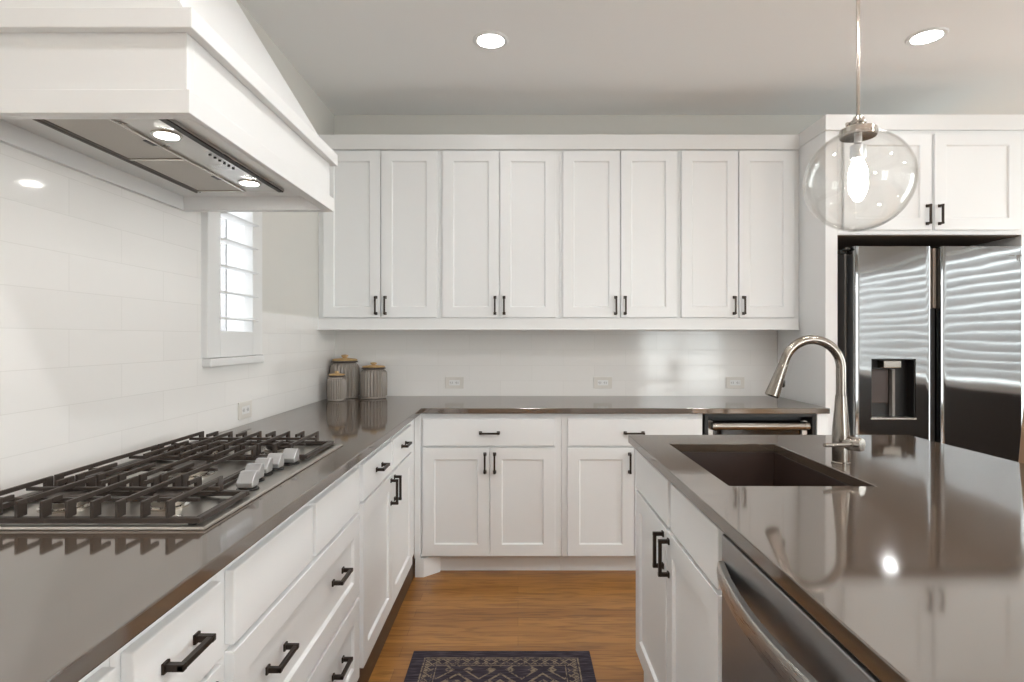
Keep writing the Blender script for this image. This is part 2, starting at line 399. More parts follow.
# ---- shuttered right window mirrored by the refrigerator; bare window, rear doors added for light
for i, (y0, y1, z0, z1) in enumerate(SIDE):
    wn = struct(thing('window_%d' % (i+2), None, None, (XR, (y0+y1)/2, z0)))
    q = MB(); q.box(XR-.03, XR, y0-.08, y0, z0-.08, z1+.08); q.box(XR-.03, XR, y1, y1+.08, z0-.08, z1+.08); q.box(XR-.03, XR, y0, y1, z1, z1+.08); q.box(XR-.05, XR, y0, y1, z0-.08, z0)
    struct(q.build('window_frame', M['trim'], wn, .003))
    if z0 > .5:
      q = MB(); louvre_set(q, 'y', XR+.02, y0+.02, y1-.02, z0+.02, z1-.02, .094, .098, math.radians(65)); struct(q.build('shutter_louvres', M['trim'], wn))
    q = MB(); q.box(XR+.06, XR+.066, y0, y1, z0, z1); struct(q.build('window_pane', M['pane'], wn))
for i, (x0, x1, z0, z1) in enumerate(REAR):
    wn = struct(thing('door_%d' % (i+1), None, None, ((x0+x1)/2, YR, 0)))
    q = MB(); q.box(x0-.08, x0, YR, YR+.03, 0, z1+.08); q.box(x1, x1+.08, YR, YR+.03, 0, z1+.08); q.box(x0, x1, YR, YR+.03, z1, z1+.08)
    q.box((x0+x1)/2-.05, (x0+x1)/2+.05, YR-.08, YR-.02, z0, z1); q.box(x0, x1, YR-.08, YR-.02, z0, z0+.1)
    struct(q.build('door_frame', M['trim'], wn, .003))
    q = MB(); q.box(x0, x1, YR-.06, YR-.054, z0, z1); struct(q.build('door_pane', M['pane'], wn))

# ================================================================== base cabinets, back run
FB = Face('back', 3.118); ZT, ZB = .884, .105
def body(parent, face_kind, *bxs, name='body', m='cab'):
    q = MB()
    for b in bxs: q.box(*b)
    return q.build(name, M[m], parent, .0012)
G = 'white base cabinets along the walls'
def base_back(x0, x1, u0, um, u1, pullx, label):
    t = thing('base_cabinet', label, 'cabinet', ((x0+x1)/2, 3.4, 0))
    body(t, 'back', (x0, x1, 3.118, YB-.006, ZB, ZT))
    bx('toe_kick', M['cab'], t, x0, x1, 3.19, 3.21, 0, ZB)
    slab(t, FB, u0, u1, .708, .853, pullx, .779)
    door(t, FB, u0, um-.002, .115, .697, um-.026, .617)
    door(t, FB, um+.002, u1, .115, .697, um+.026, .617)
    return t
base_back(-.555, .235, -.514, -.152, .200, -.154, 'white two-door back wall base cabinet nearest the left corner, fully in view')
base_back(.236, 1.000, .268, .627, .990, .625, 'white two-door back wall base cabinet whose right side hides behind the island')
t = thing('corner_filler', 'white filler panel with a small foot where the two runs of base cabinets meet', 'panel', (-.56, 3.1, 0))
q = MB(); q.prism([(-.555, 3.098), (-.508, 3.098), (-.43, 3.17), (-.43, 3.189), (-.555, 3.189)], 0, .100); q.build('foot', M['cab'], t, .001)
bx('panel', M['cab'], t, -.559, -.525, 3.099, 3.117, .1005, ZT)
# undercounter cooler
t = thing('undercounter_cooler', 'black built-in undercounter cooler with a stainless bar handle below the back countertop', 'cooler', (1.31, 3.4, 0))
q = MB(); q.box(1.011, 1.03, 3.11, YB-.01, .03, ZT-.002); q.box(1.592, 1.611, 3.11, YB-.01, .03, ZT-.002); q.box(1.03, 1.592, 3.11, YB-.01, ZT-.02, ZT-.002); q.box(1.03, 1.592, 3.2, YB-.01, .03, ZT-.02)
q.build('body', M['black'], t, .001)
q = MB(); q.box(1.031, 1.061, 3.13, 3.17, .08, .838); q.box(1.545, 1.575, 3.13, 3.17, .08, .838); q.box(1.061, 1.545, 3.13, 3.17, .08, .14)
dr = q.build('door', M['steel'], t, .002)
q = MB(); q.box(1.061, 1.545, 3.145, 3.165, .14, .838); q.build('glass', M['dark_glass'], dr)
q = MB(); q.tube([(1.045, 3.098, .815), (1.565, 3.098, .815)], .0215, 20)
for x in (1.075, 1.535): q.tube([(x, 3.098, .815), (x, 3.14, .815)], .011, 14)
for x in (1.052, 1.54): q.lathe((x, 3.098, .815), [(.0235, 0), (.0235, .012)], 20, (1, 0, 0))
q.build('handle', M['nickel'], dr, smooth=True)
tag(bx('end_panel', M['cab'], None, 1.612, 1.670, 3.098, YB-.006, 0, ZT), 'narrow white end panel between the undercounter cooler and the refrigerator', 'panel')

# ================================================================== base cabinets, left run
FL = Face('left', -.56); XW = XL+.006
M['toe'] = mat('dark_toe_board', srgb(84, 62, 42), .5); noise_bump(M['toe'], 40, .05)  # dark board; its brown also carries the shade under the cabinet fronts
def left_body(t, y0, y1):
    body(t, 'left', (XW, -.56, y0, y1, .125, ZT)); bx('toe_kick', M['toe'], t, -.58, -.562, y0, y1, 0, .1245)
t = thing('base_cabinet', 'first white base cabinet of the left run, at the bottom left corner, mostly cut off', 'cabinet', (-.88, .4, 0))
left_body(t, .0, .788)
slab(t, FL, .03, .775, .705, .848, .40, .797); door(t, FL, .03, .40, .135, .695, .375, .62); door(t, FL, .404, .775, .135, .695, .43, .62)
t = thing('base_cabinet', 'narrow white base cabinet with one drawer, just nearer than the cooktop cabinet', 'cabinet', (-.88, .93, 0))
left_body(t, .789, 1.066)
slab(t, FL, .808, 1.05, .705, .848, .920, .788, L=.096); door(t, FL, .808, 1.05, .135, .695, 1.02, .62)
t = thing('base_cabinet', 'white cabinet under the cooktop with plain top panels and two wide drawers', 'cabinet', (-.88, 1.53, 0))
left_body(t, 1.067, 1.983)
slab(t, FL, 1.095, 1.515, .705, .848, name='false_front'); slab(t, FL, 1.54, 1.96, .705, .848, name='false_front')
for v0, v1, pv in ((.418, .692, .577), (.135, .406, .303)):
    d = door(t, FL, 1.095, 1.96, v0, v1, 1.283, pv, True, 'drawer', L=.104)
    pull(d, Face('left', -.54), 1.720, pv, True, .104)
t = thing('base_cabinet', 'white left run base cabinet with two drawers over two doors, beyond the cooktop', 'cabinet', (-.88, 2.48, 0))
left_body(t, 1.984, 3.0985)
slab(t, FL, 2.01, 2.462, .718, .848, 2.235, .789, L=.1); slab(t, FL, 2.486, 2.94, .718, .848, 2.71, .788, L=.1)
door(t, FL, 2.01, 2.472, .135, .708, 2.44, .637); door(t, FL, 2.476, 2.94, .135, .708, 2.508, .637)

# ---- L-shaped countertop
q = MB(); q.prism([(XW, -.05), (-.517, -.05), (-.517, 3.077), (1.672, 3.077), (1.672, YB-.006), (XW, YB-.006)], .8845, .914)
o = q.build('countertop', M['quartz'], None, .003); tag(o, 'L-shaped polished dark taupe countertop running along the left and back walls', 'countertop')

# ================================================================== upper cabinets
FU = Face('back', 3.4426)
UD = [(-1.161, -.821, -.814, -.483), (-.449, -.113, -.107, .225), (.268, .605, .613, .943), (.974, 1.310, 1.318, 1.643)]
UB = [(-1.1945, -.467), (-.466, .246), (.247, .958), (.959, 1.682)]
UL = ['white two-door upper cabinet in the left corner beside the range hood', 'white two-door upper cabinet above the leftmost back wall outlet, second from the hood',
      'white two-door upper cabinet above the middle outlet, third from the hood', 'white two-door upper cabinet beside the refrigerator surround, above the outlet near the faucet']
for (a, b, c, d), (x0, x1), lb in zip(UD, UB, UL):
    t = thing('upper_cabinet', lb, 'cabinet', ((x0+x1)/2, YB, 1.406), 'white upper cabinets on the back wall')
    body(t, 'back', (x0, x1, 3.4426, YB-.006, 1.407, 2.43))
    door(t, FU, a, b, 1.412, 2.405, b-.024, 1.484); door(t, FU, c, d, 1.412, 2.405, c+.024, 1.484)
q = MB(); q.box(XL+.001, 1.672, 3.4226, 3.44, 1.338, 1.4065); q.box(XL+.001, 1.672, 3.41, 3.44, 1.338, 1.3445); struct(q.build('trim_1', M['trim'], None, .0015))
# crown board over the uppers, stepping forward around the refrigerator surround
q = MB()
q.box(XL+.001, 1.6735, 3.418, 3.55, 2.412, 2.50)
q.box(1.674, 1.6835, 3.1655, 3.55, 2.424, 2.507); q.box(1.674, 2.84, 3.13, 3.165, 2.424, 2.507)
struct(q.build('trim_2', M['trim'], None, .002))

# ---- refrigerator surround
t = thing('refrigerator_surround', 'tall white cabinet surround with two doors above the stainless refrigerator', 'cabinet', (2.25, 3.45, 0))
body(t, 'back', (1.684, 1.75, 3.149, YB-.006, 0, 2.45), name='side_panel'); body(t, 'back', (2.757, 2.82, 3.149, YB-.006, 0, 2.45), name='side_panel')
body(t, 'back', (1.7505, 2.7565, 3.149, YB-.006, 1.856, 2.45))
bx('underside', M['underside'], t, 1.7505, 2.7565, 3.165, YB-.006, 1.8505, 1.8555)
FF = Face('back', 3.148)
door(t, FF, 1.775, 2.250, 1.879, 2.403, 2.250-.024, 1.96); door(t, FF, 2.268, 2.735, 1.879, 2.403, 2.268+.024, 1.96)

# ---- refrigerator
t = thing('refrigerator', 'stainless steel side-by-side refrigerator with a water dispenser in its left door', 'refrigerator', (2.265, 3.4, 0))
bx('body', M['fridge_side'], t, 1.80, 2.728, 3.166, 3.69, .02, 1.76, bevel=.004)
def fridge_door(name, x0, x1, hole=None):
    """door skin bowed a little towards the room; hole = dispenser opening"""
    q = MB(); Y1 = 3.16; zs = [.08, .3, .859, 1.179, 1.5, 1.76, 1.782]; N = 16
    xs = sorted([x0 + (x1-x0)*i/N for i in range(N+1)] + [x0+.0015, x0+.0035, x1-.0015, x1-.0035])
    if hole: xs = sorted(set([round(x, 4) for x in xs if abs(x-hole[0]) > .012 and abs(x-hole[1]) > .012] + [hole[0], hole[1]]))
    def yf(x):
        u = (x-x0)/(x1-x0)*2-1; e = min(1, (1-abs(u))*70)
        return 3.083 + 0.0012*u*u + .004*(1-e)**2
    grid = [[q.bm.verts.new((x, yf(x), z)) for x in xs] for z in zs]
    back = [[q.bm.verts.new((x, Y1, z)) for x in xs] for z in zs]
    for i in range(len(zs)-1):
        for j in range(len(xs)-1):
            inside = hole and zs[i] >= .858 and zs[i+1] <= 1.18 and xs[j] >= hole[0]-1e-4 and xs[j+1] <= hole[1]+1e-4
            if not inside: q.bm.faces.new((grid[i][j], grid[i][j+1], grid[i+1][j+1], grid[i+1][j]))
            q.bm.faces.new((back[i][j], back[i+1][j], back[i+1][j+1], back[i][j+1]))
    for j in range(len(xs)-1):
        q.bm.faces.new((grid[0][j], back[0][j], back[0][j+1], grid[0][j+1])); q.bm.faces.new((grid[-1][j], grid[-1][j+1], back[-1][j+1], back[-1][j]))
    for i in range(len(zs)-1):
        q.bm.faces.new((grid[i][0], grid[i+1][0], back[i+1][0], back[i][0])); q.bm.faces.new((grid[i][-1], back[i][-1], back[i+1][-1], grid[i+1][-1]))
    return q.build(name, M['fridge'], t, smooth=True)
HX0, HX1 = 1.895, 2.133
d1 = fridge_door('door', 1.808, 2.212, (HX0, HX1)); d2 = fridge_door('door', 2.268, 2.722)
q = MB()
q.box(HX0, HX1, 3.15, 3.158, .859, 1.179); q.box(HX0, HX0+.006, 3.088, 3.15, .859, 1.179); q.box(HX1-.006, HX1, 3.088, 3.15, .859, 1.179)
q.box(HX0+.006, HX1-.006, 3.088, 3.15, 1.172, 1.179)
ds = q.build('dispenser', M['black'], d1, .001)
bx('drip_tray', M['steel'], ds, HX0-.003, HX1+.003, 3.080, 3.15, .853, .862)
bx('dispenser_nozzle', M['nickel'], ds, 1.966, 2.062, 3.092, 3.148, 1.128, 1.168, bevel=.004)
bx('paddle', M['sink'], ds, 1.915, 2.02, 3.135, 3.149, .935, 1.118, bevel=.004)
bx('dispenser_column', M['slot'], ds, 2.03, 2.047, 3.12, 3.149, .862, 1.12, bevel=.003)
q = MB(); q.box(2.217, 2.237, 3.11, 3.165, 1.452, 1.775); q.box(2.243, 2.263, 3.11, 3.165, 1.452, 1.775); q.build('door_edge', mat('door_edge_taupe', srgb(132, 120, 110), .35, .6), t, .003)
bx('handle_recess', M['black'], t, 2.217, 2.263, 3.12, 3.165, .1, 1.45)
q = MB(); q.box(1.765, 1.80, 3.15, 3.2, 1.752, 1.772); q.lathe((1.79, 3.13, 1.765), [(.012, 0), (.012, .018)], 14); q.box(1.775, 1.80, 3.11, 3.18, 1.766, 1.776); q.build('hinge', M['black'], t, .002)
q = MB(); yb = 3.0813   # small maker's mark at the top of the right door: a dash, then a short upright mark
q.box(2.632, 2.662, yb, yb+.004, 1.729, 1.734); q.box(2.676, 2.702, yb+.001, yb+.006, 1.729, 1.735)
q.box(2.676, 2.681, yb+.001, yb+.006, 1.705, 1.729); q.box(2.687, 2.691, yb+.001, yb+.006, 1.700, 1.729); q.box(2.697, 2.701, yb+.002, yb+.007, 1.702, 1.729)
q.build('maker_mark', M['slot'], d2)

# ================================================================== island
FI = Face('isle', .463)          # u = -y
t = thing('island_sink_cabinet', 'white island base cabinet under the sink, with two doors and two false drawer fronts', 'cabinet', (.8, 1.7, 0))
q = MB(); q.box(.463, .474, 1.252, 2.195, ZB, ZT); q.box(.474, 1.2, 2.177, 2.195, ZB, ZT); q.box(1.182, 1.2, 1.252, 2.177, ZB, ZT); q.box(.474, 1.182, 1.252, 1.27, ZB, ZT); q.box(.474, 1.182, 1.27, 2.177, ZB, ZB+.018)
q.build('body', M['cab'], t, .0012)
bx('toe_kick', M['cab'], t, .47, 1.19, 1.252, 2.15, 0, ZB)
slab(t, FI, -2.165, -1.700, .73, .868, name='false_front'); slab(t, FI, -1.672, -1.275, .73, .868, name='false_front')
door(t, FI, -2.165, -1.722, .115, .718, -1.752, .645, L=.108); door(t, FI, -1.716, -1.275, .115, .718, -1.686, .645, L=.108)
t = thing('island_cabinet', 'white end cabinet of the island behind the dishwasher, hidden below the near countertop', 'cabinet', (.8, .3, 0))
body(t, 'isle', (.463, 1.2, -.1, .64, 0, ZT)); slab(t, FI, -.62, .07, .715, .868, -.28, .79); door(t, FI, -.62, .07, .115, .705, -.58, .62)
# dishwasher
t = thing('dishwasher', 'stainless dishwasher with a bowed towel-bar handle built into the island', 'dishwasher', (.8, .95, 0))
bx('body', M['black'], t, .47, 1.19, .645, 1.249, .01, ZT-.002)
d = bx('door', M['dishsteel'], t, .441, .469, .647, 1.247, .12, .866, bevel=.004)
bx('control_strip', M['black'], t, .446, .469, .647, 1.247, .867, .881)
bx('kick_plate', M['black'], t, .49, .51, .647, 1.247, 0, .009)
q = MB(); N = 24; rings = []
for i in range(N+1):
    u = i/N; y = 1.238 - .575*u; bow = .034*math.sin(PI*u)**.9; x = .441 - .004 - bow
    z = .79; hh = .021; th = .007
    nrm = .0
    rings.append([(x-th, y, z-hh), (x-th-.003, y, z), (x-th, y, z+hh), (x+th, y, z+hh), (x+th, y, z-hh)])
q.loft(rings); q.build('handle', M['steel'], d, .002, smooth=True)

# island countertop with sink cut-out
SX0, SX1, SY0, SY1 = .537, .911, 1.463, 2.046
IX0, IX1, IY0, IY1 = .428, 1.516, -.15, 2.233
def slab_with_hole(q, o, h, z0, z1, rad=.012):
    """rectangle with a rectangular hole, as four mitred quads between outer and inner loop"""
    O = [(o[0], o[2]), (o[1], o[2]), (o[1], o[3]), (o[0], o[3])]; I = [(h[0], h[2]), (h[1], h[2]), (h[1], h[3]), (h[0], h[3])]
    V = {}
    for nm, L in (('O', O), ('I', I)):
        for k, (x, y) in enumerate(L):
            for zi, z in enumerate((z0, z1)): V[nm, k, zi] = q.bm.verts.new((x, y, z))
    for k in range(4):
        j = (k+1) % 4
        q.bm.faces.new((V['O', k, 1], V['O', j, 1], V['I', j, 1], V['I', k, 1])); q.bm.faces.new((V['O', k, 0], V['I', k, 0], V['I', j, 0], V['O', j, 0]))
        q.bm.faces.new((V['O', k, 0], V['O', j, 0], V['O', j, 1], V['O', k, 1])); q.bm.faces.new((V['I', k, 0], V['I', k, 1], V['I', j, 1], V['I', j, 0]))
q = MB(); slab_with_hole(q, (IX0, IX1, IY0, IY1), (SX0, SX1, SY0, SY1), .8845, .914)
tag(q.build('island_countertop', M['quartz'], None, .0025), 'polished dark taupe island countertop with a sink cut into it', 'countertop')
# sink bowl
q = MB(); R = lambda x0, x1, y0, y1, z: [(x0, y0, z), (x1, y0, z), (x1, y1, z), (x0, y1, z)]
q.loft([R(SX0-.02, SX1+.02, SY0-.02, SY1+.02, .884), R(SX0-.003, SX1+.003, SY0-.003, SY1+.003, .884), R(SX0+.006, SX1-.006, SY0+.006, SY1-.006, .70), R(SX0+.03, SX1-.03, SY0+.03, SY1-.03, .682)], cap=False)
q.bm.faces.new([v for v in q.bm.verts][-4:])
q.loft([R(SX0-.02, SX1+.02, SY0-.02, SY1+.02, .8838), R(SX0-.012, SX1+.012, SY0-.012, SY1+.012, .67)], cap=False)
t = thing('sink', 'dark brown undermount sink sunk into the island countertop', 'sink', ((SX0+SX1)/2, (SY0+SY1)/2, .68))
q.build('bowl', M['sink'], t, .004)
q = MB(); q.lathe(((SX0+SX1)/2, (SY0+SY1)/2, .6825), [(.045, 0), (.045, .003), (.03, .003), (.028, .001)], 24); q.build('drain', M['nickel'], t, smooth=True)
q = MB(); q.box(SX1-.006, SX1-.0035, 1.64, 1.67, .846, .856); q.build('badge', M['nickel'], t, .001)  # small pale metal plate on the right inner wall of the bowl
# faucet
BX, BY = .970, 1.727
t = thing('faucet', 'tall stainless gooseneck pull-down faucet standing beside the island sink', 'faucet', (BX, BY, .920))
q = MB(); q.lathe((BX, BY, .9145), [(.0265, 0), (.0265, .004), (.0245, .006), (.0245, .085), (.0235, .1), (.018, .165), (.0158, .2), (.0158, .203)], 28); q.build('faucet_body', M['nickel'], t, smooth=True)
pts = [(BX, BY, 1.116), (BX, BY, 1.16), (BX, BY, 1.199)]
for k in range(1, 33):
    a = math.radians(160*k/32); pts.append((BX-.086+.086*math.cos(a), BY, 1.199+.086*math.sin(a)))
e = pts[-1]; pts.append((e[0]-.342*.022, BY, e[2]-.94*.022))
q = MB(); q.tube(pts, .0138, 20); q.build('spout', M['nickel'], t, smooth=True)
q = MB(); dx, dz = -.342, -.94; e = pts[-1]
q.lathe((e[0]-dx*.004, BY, e[2]-dz*.004), [(.0142, 0), (.0148, .004), (.0152, .02), (.0205, .088), (.0212, .1), (.019, .103)], 24, (dx, 0, dz)); sh = q.build('spray_head', M['nickel'], t, smooth=True)
q = MB(); c = Vector((e[0]+dx*.065+.0225, BY, e[2]+dz*.065+.007)); q.lathe(c-Vector((0, 0, .012)), [(.003, 0), (.006, .004), (.006, .02), (.003, .024)], 12); q.build('spray_button', M['black'], sh, smooth=True)
ax = Vector((.53, -.848, 0)); hc = Vector((BX, BY, .978))
q = MB(); q.lathe(hc, [(.0205, .01), (.0205, .058), (.0185, .062), (.006, .062)], 24, ax); q.build('handle_hub', M['nickel'], t, smooth=True)
p0 = hc + ax*.044; q = MB(); q.tube([p0, p0+Vector((-.03, -.012, .001)), p0+Vector((-.09, -.03, .003)), p0+Vector((-.112, -.036, .004))], [.0068, .0068, .0064, .0058], 12); q.build('lever', M['nickel'], t, smooth=True)

# ================================================================== range hood
HX, HN, HF = -.657, 1.15, 2.054; HB = 1.74
t = thing('range_hood', 'large white painted range hood tapering up to the ceiling above the cooktop', 'range hood', (-.93, 1.6, HB))
q = MB()
q.box(XW, HX-.012, HN+.012, HN+.034, HB, 1.93); q.box(XW, HX-.012, HF-.034, HF-.012, HB, 1.93); q.box(HX-.034, HX-.012, HN+.034, HF-.034, HB, 1.93)
q.box(XW, HX-.034, HN+.034, HF-.034, 1.787, 1.80); q.box(XW, XW+.014, HN+.034, HF-.034, HB, 1.787)
q.build('hood_body', M['trim'], t, .001)
def band3(q, out, z0, z1, th):
    x = HX+out; n = HN-out; f = HF+out
    q.prism([(XW, n), (x, n), (x, f), (XW, f), (XW, f-th), (x-th, f-th), (x-th, n+th), (XW, n+th)], z0, z1)
q = MB(); band3(q, 0, HB, HB+.048, .0118); q.build('lower_band', M['trim'], t, .0015)
q = MB(); band3(q, .010, HB+.166, HB+.207, .0215); q.build('upper_band', M['trim'], t, .002)
q = MB()
def hr(x, n, f, z): return [(XW, n, z), (x, n, z), (x, f, z), (XW, f, z)]
q.loft([hr(HX-.013, HN+.013, HF-.013, HB+.19), hr(HX-.013, HN+.013, HF-.013, HB+.2065), hr(HX-.06, HN+.02, HF-.02, HB+.285), hr(-1.145, 1.22, 1.98, ZC-.002)])
q.build('chimney', M['trim'], t, .001)
# vent insert
q = MB(); Z = 1.786
q.box(-1.078, -.782, 1.19, 1.925, Z-.006, Z); vi = q.build('vent_insert', M['steel'], t, .001)
q = MB(); q.box(-.800, -.784, 1.19, 1.922, Z-.0095, Z-.006); q.build('dark_slot', M['dark'], vi)
q = MB(); q.box(-1.076, -1.071, 1.19, 1.922, Z-.012, Z-.006); q.box(-1.064, -1.060, 1.19, 1.922, Z-.010, Z-.006); q.build('rim', M['slot'], vi)
q = MB(); q.box(-.908, -.902, 1.19, 1.905, Z-.012, Z-.006); q.box(-1.058, -.908, 1.562, 1.572, Z-.012, Z-.006); q.box(-1.058, -.908, 1.897, 1.905, Z-.012, Z-.006); q.build('divider', M['chrome'], vi, .001)
meshm = mat('grease_filter', srgb(188, 183, 176), .5, .6); noise_bump(meshm, 500, .3)
for y0, y1 in ((1.192, 1.56), (1.574, 1.895)):
    f = bx('filter', meshm, vi, -1.057, -.912, y0, y1, Z-.0085, Z-.006)
    ym = y0 + (y1-y0)*(.62 if y0 < 1.3 else .5)
    bx('latch', M['black'], f, -.924, -.913, ym-.005, ym+.035, Z-.0105, Z-.0085)
for y in (1.385, 1.812):
    q = MB(); q.lathe((-.846, y, Z-.012), [(.034, .006), (.034, .003), (.029, .002)], 28); h = q.build('lamp_ring', M['chrome'], vi, smooth=True)
    q = MB(); q.lathe((-.846, y, Z-.011), [(.0265, .0025), (.0265, 0)], 28); q.build('lamp_lens', M['hood_light'], h)
for k in range(6):
    y = 1.535 + .025*k
    q = MB(); q.lathe((-.822, y, Z-.0095), [(.0038, .0035), (.0038, 0)], 12); q.build('button', M['black'], vi)

# ================================================================== cooktop
CX0, CX1, CY0, CY1 = -1.125, -.612, 1.122, 2.012
t = thing('gas_cooktop', 'stainless five-burner gas cooktop with black cast iron grates set into the left countertop', 'cooktop', (-.87, 1.57, .9145))
q = MB(); q.loft([R(CX0, CX1, CY0, CY1, .9145), R(CX0, CX1, CY0, CY1, .918), R(CX0+.003, CX1-.003, CY0+.003, CY1-.003, .9205), R(CX0+.016, CX1-.016, CY0+.016, CY1-.016, .9205), R(CX0+.02, CX1-.02, CY0+.02, CY1-.02, .9175)])
M['tray'] = steel('tray_steel', srgb(190, 185, 178), .3, .03, .004, (3, 3, 3)); q.build('tray', M['tray'], t, .001)
def grate(y0, y1, xf, cut):
    """bottom frame, upright fingers and bars running away from the viewer; cut trims the front corner"""
    q = MB(); xb = -1.118; zb0, zb1, zt = .9185, .9335, .967; fw = .014
    q.box(xb, xf, y0, y0+fw, zb0+.004, zb1); q.box(xb, xf, y1-fw, y1, zb0+.004, zb1)
    q.box(xb, xb+fw, y0+fw, y1-fw, zb0+.004, zb1); q.box(xf-fw, xf, y0+fw, y1-fw, zb0+.004, zb1)
    for x in (xb+.02, xf-.02):
        for y in (y0+.012, y1-.012): q.lathe((x, y, zb0-.001), [(.008, 0), (.008, .006)], 12)
    n = 9 if xf > -.68 else 7; xs = [-1.093 + .0498*k for k in range(n)]
    for k, x in enumerate(xs):
        b = .0034
        for ya, yb_ in ((y0, y0+.024), (y1-.024, y1)):
            q.box(x-b, x+b, ya, yb_, zb1, zt)
        if k % 2 == 0:
            q.box(x-b, x+b, y0+.024, y1-.024, zt-.010, zt)
        else:
            g = .055
            ym = (y0+y1)/2; q.box(x-b, x+b, y0+.024, ym-g, zt-.010, zt); q.box(x-b, x+b, ym+g, y1-.024, zt-.010, zt)
    for y in (y0+(y1-y0)*.30, y0+(y1-y0)*.70):
        q.box(xb+.02, xf-.035, y-.004, y+.004, zt-.018, zt-.010)
    return q.build('grate', M['iron'], t, .0012)
grate(1.137, 1.350, -.630, 1); grate(1.358, 1.740, -.735, 0); grate(1.748, 1.998, -.640, 1)
for (x, y, r) in ((-.995, 1.27, .042), (-.775, 1.275, .034), (-.90, 1.565, .055), (-.995, 1.86, .036), (-.775, 1.86, .042)):
    q = MB(); q.lathe((x, y, .9175), [(r*1.25, 0), (r*1.25, .004), (r, .006), (r, .018), (r*.9, .02)], 28); b_ = q.build('burner', M['chrome'], t, smooth=True)
    q = MB(); q.lathe((x, y, .938), [(r*.86, 0), (r*.9, .004), (r*.82, .009), (r*.2, .011)], 28); q.build('burner_cap', M['iron'], b_, smooth=True)
for x, y in ((-.6655, 1.416), (-.689, 1.499), (-.696, 1.567), (-.690, 1.630), (-.674, 1.702)):
    q = MB(); q.lathe((x, y, .9175), [(.026, 0), (.026, .003), (.021, .004), (.021, .008)], 24)
    kb = q.build('knob', M['black'], t, smooth=True)
    q = MB(); q.loft([[(x-.0195, y-.018, .925), (x+.0195, y-.018, .925), (x+.0195, y+.018, .925), (x-.0195, y+.018, .925)],
                      [(x-.020, y-.020, .937), (x+.020, y-.020, .937), (x+.020, y+.019, .937), (x-.020, y+.019, .937)],
                      [(x-.020, y+.004, .961), (x+.020, y+.004, .961), (x+.020, y+.017, .961), (x-.020, y+.017, .961)]])
    q.build('knob_grip', M['silver'], kb, .002)

# ================================================================== canisters
def canister(x, y, r, h, label):
    t = thing('canister', label, 'canister', (x, y, .9145), 'grey ribbed canisters in the corner')
    q = MB(); nf = 25; n = nf*8
    prof = [(r*.94, 0), (r*.99, .004), (r*.96, .012), (r, .016), (r, h*.35), (r, h*.66), (r*.98, h*.72), (r*.88, h*.785), (r*.8, h*.80), (r*.82, h*.82), (r*.9, h*.845), (r*.9, h*.85)]
    q.lathe((x, y, .9145), prof, n, flute=(3, 6, .045, nf)); q.build('jar', M['canister'], t, smooth=True)
    q = MB(); q.lathe((x, y, .9145), [(r*.86, h*.8505), (r*.9, h*.845), (r*.935, h*.83), (r*.935, h*.822), (r*.86, h*.815)], 36); q.build('seal_ring', M['sink'], t, smooth=True)
    q = MB(); q.lathe((x, y, .9145+h*.851), [(r*.78, 0), (r*.86, .002), (r*.9, h*.03), (r*.8, h*.048), (r*.3, h*.066)], 32); l = q.build('lid', M['wood_lid'], t, smooth=True)
    q = MB(); q.lathe((x, y, .9145+h*.9165), [(r*.17, 0), (r*.15, h*.015), (r*.26, h*.04), (r*.24, h*.068), (r*.06, h*.083)], 20); q.build('lid_knob', M['wood_lid'], l, smooth=True)
canister(-1.093, 3.628, .087, .272, 'tallest grey ribbed canister with a wooden lid, behind the small one in the corner')
canister(-.905, 3.605, .080, .224, 'medium grey ribbed canister with a wooden lid, standing apart to the right of the others')
canister(-1.088, 3.452, .054, .178, 'smallest grey ribbed canister, in front of the tall one in the corner')

# ================================================================== outlets
def outlet(face, u, v, label):
    c = face.pt(u, v, 0); t = thing('wall_outlet', label, 'outlet', c, 'white wall outlets')
    q = MB(); face.slab(q, u-.060, u+.060, v-.037, v+.037, 0, .006); pl = q.build('plate', M['white_plastic'], t, .002)
    q = MB(); face.slab(q, u-.034, u+.034, v-.017, v+.017, .006, .0075); rc = q.build('receptacle', M['trim'], t, .001)
    for s in (-1, 1):
        q = MB(); a = u + s*.018
        face.slab(q, a-.006, a-.004, v-.008, v+.008, .0075, .0079); face.slab(q, a+.004, a+.006, v-.007, v+.007, .0075, .0079); face.slab(q, a-.012, a-.009, v-.002, v+.002, .0075, .0079)
        q.build('socket_slots', M['slot'], rc)
    return t
FWB = Face('back', YB-.005); FWL = Face('left', XL+.005)
outlet(FWB, -.412, 1.000, 'white wall outlet on the back wall to the right of the canisters')
outlet(FWB, .550, 1.000, 'white wall outlet in the middle of the back wall, below the third upper cabinet')
outlet(FWB, 1.409, 1.000, 'white wall outlet on the back wall beside the faucet')
outlet(FWL, 2.500, .978, 'white wall outlet on the left wall below the shuttered window')

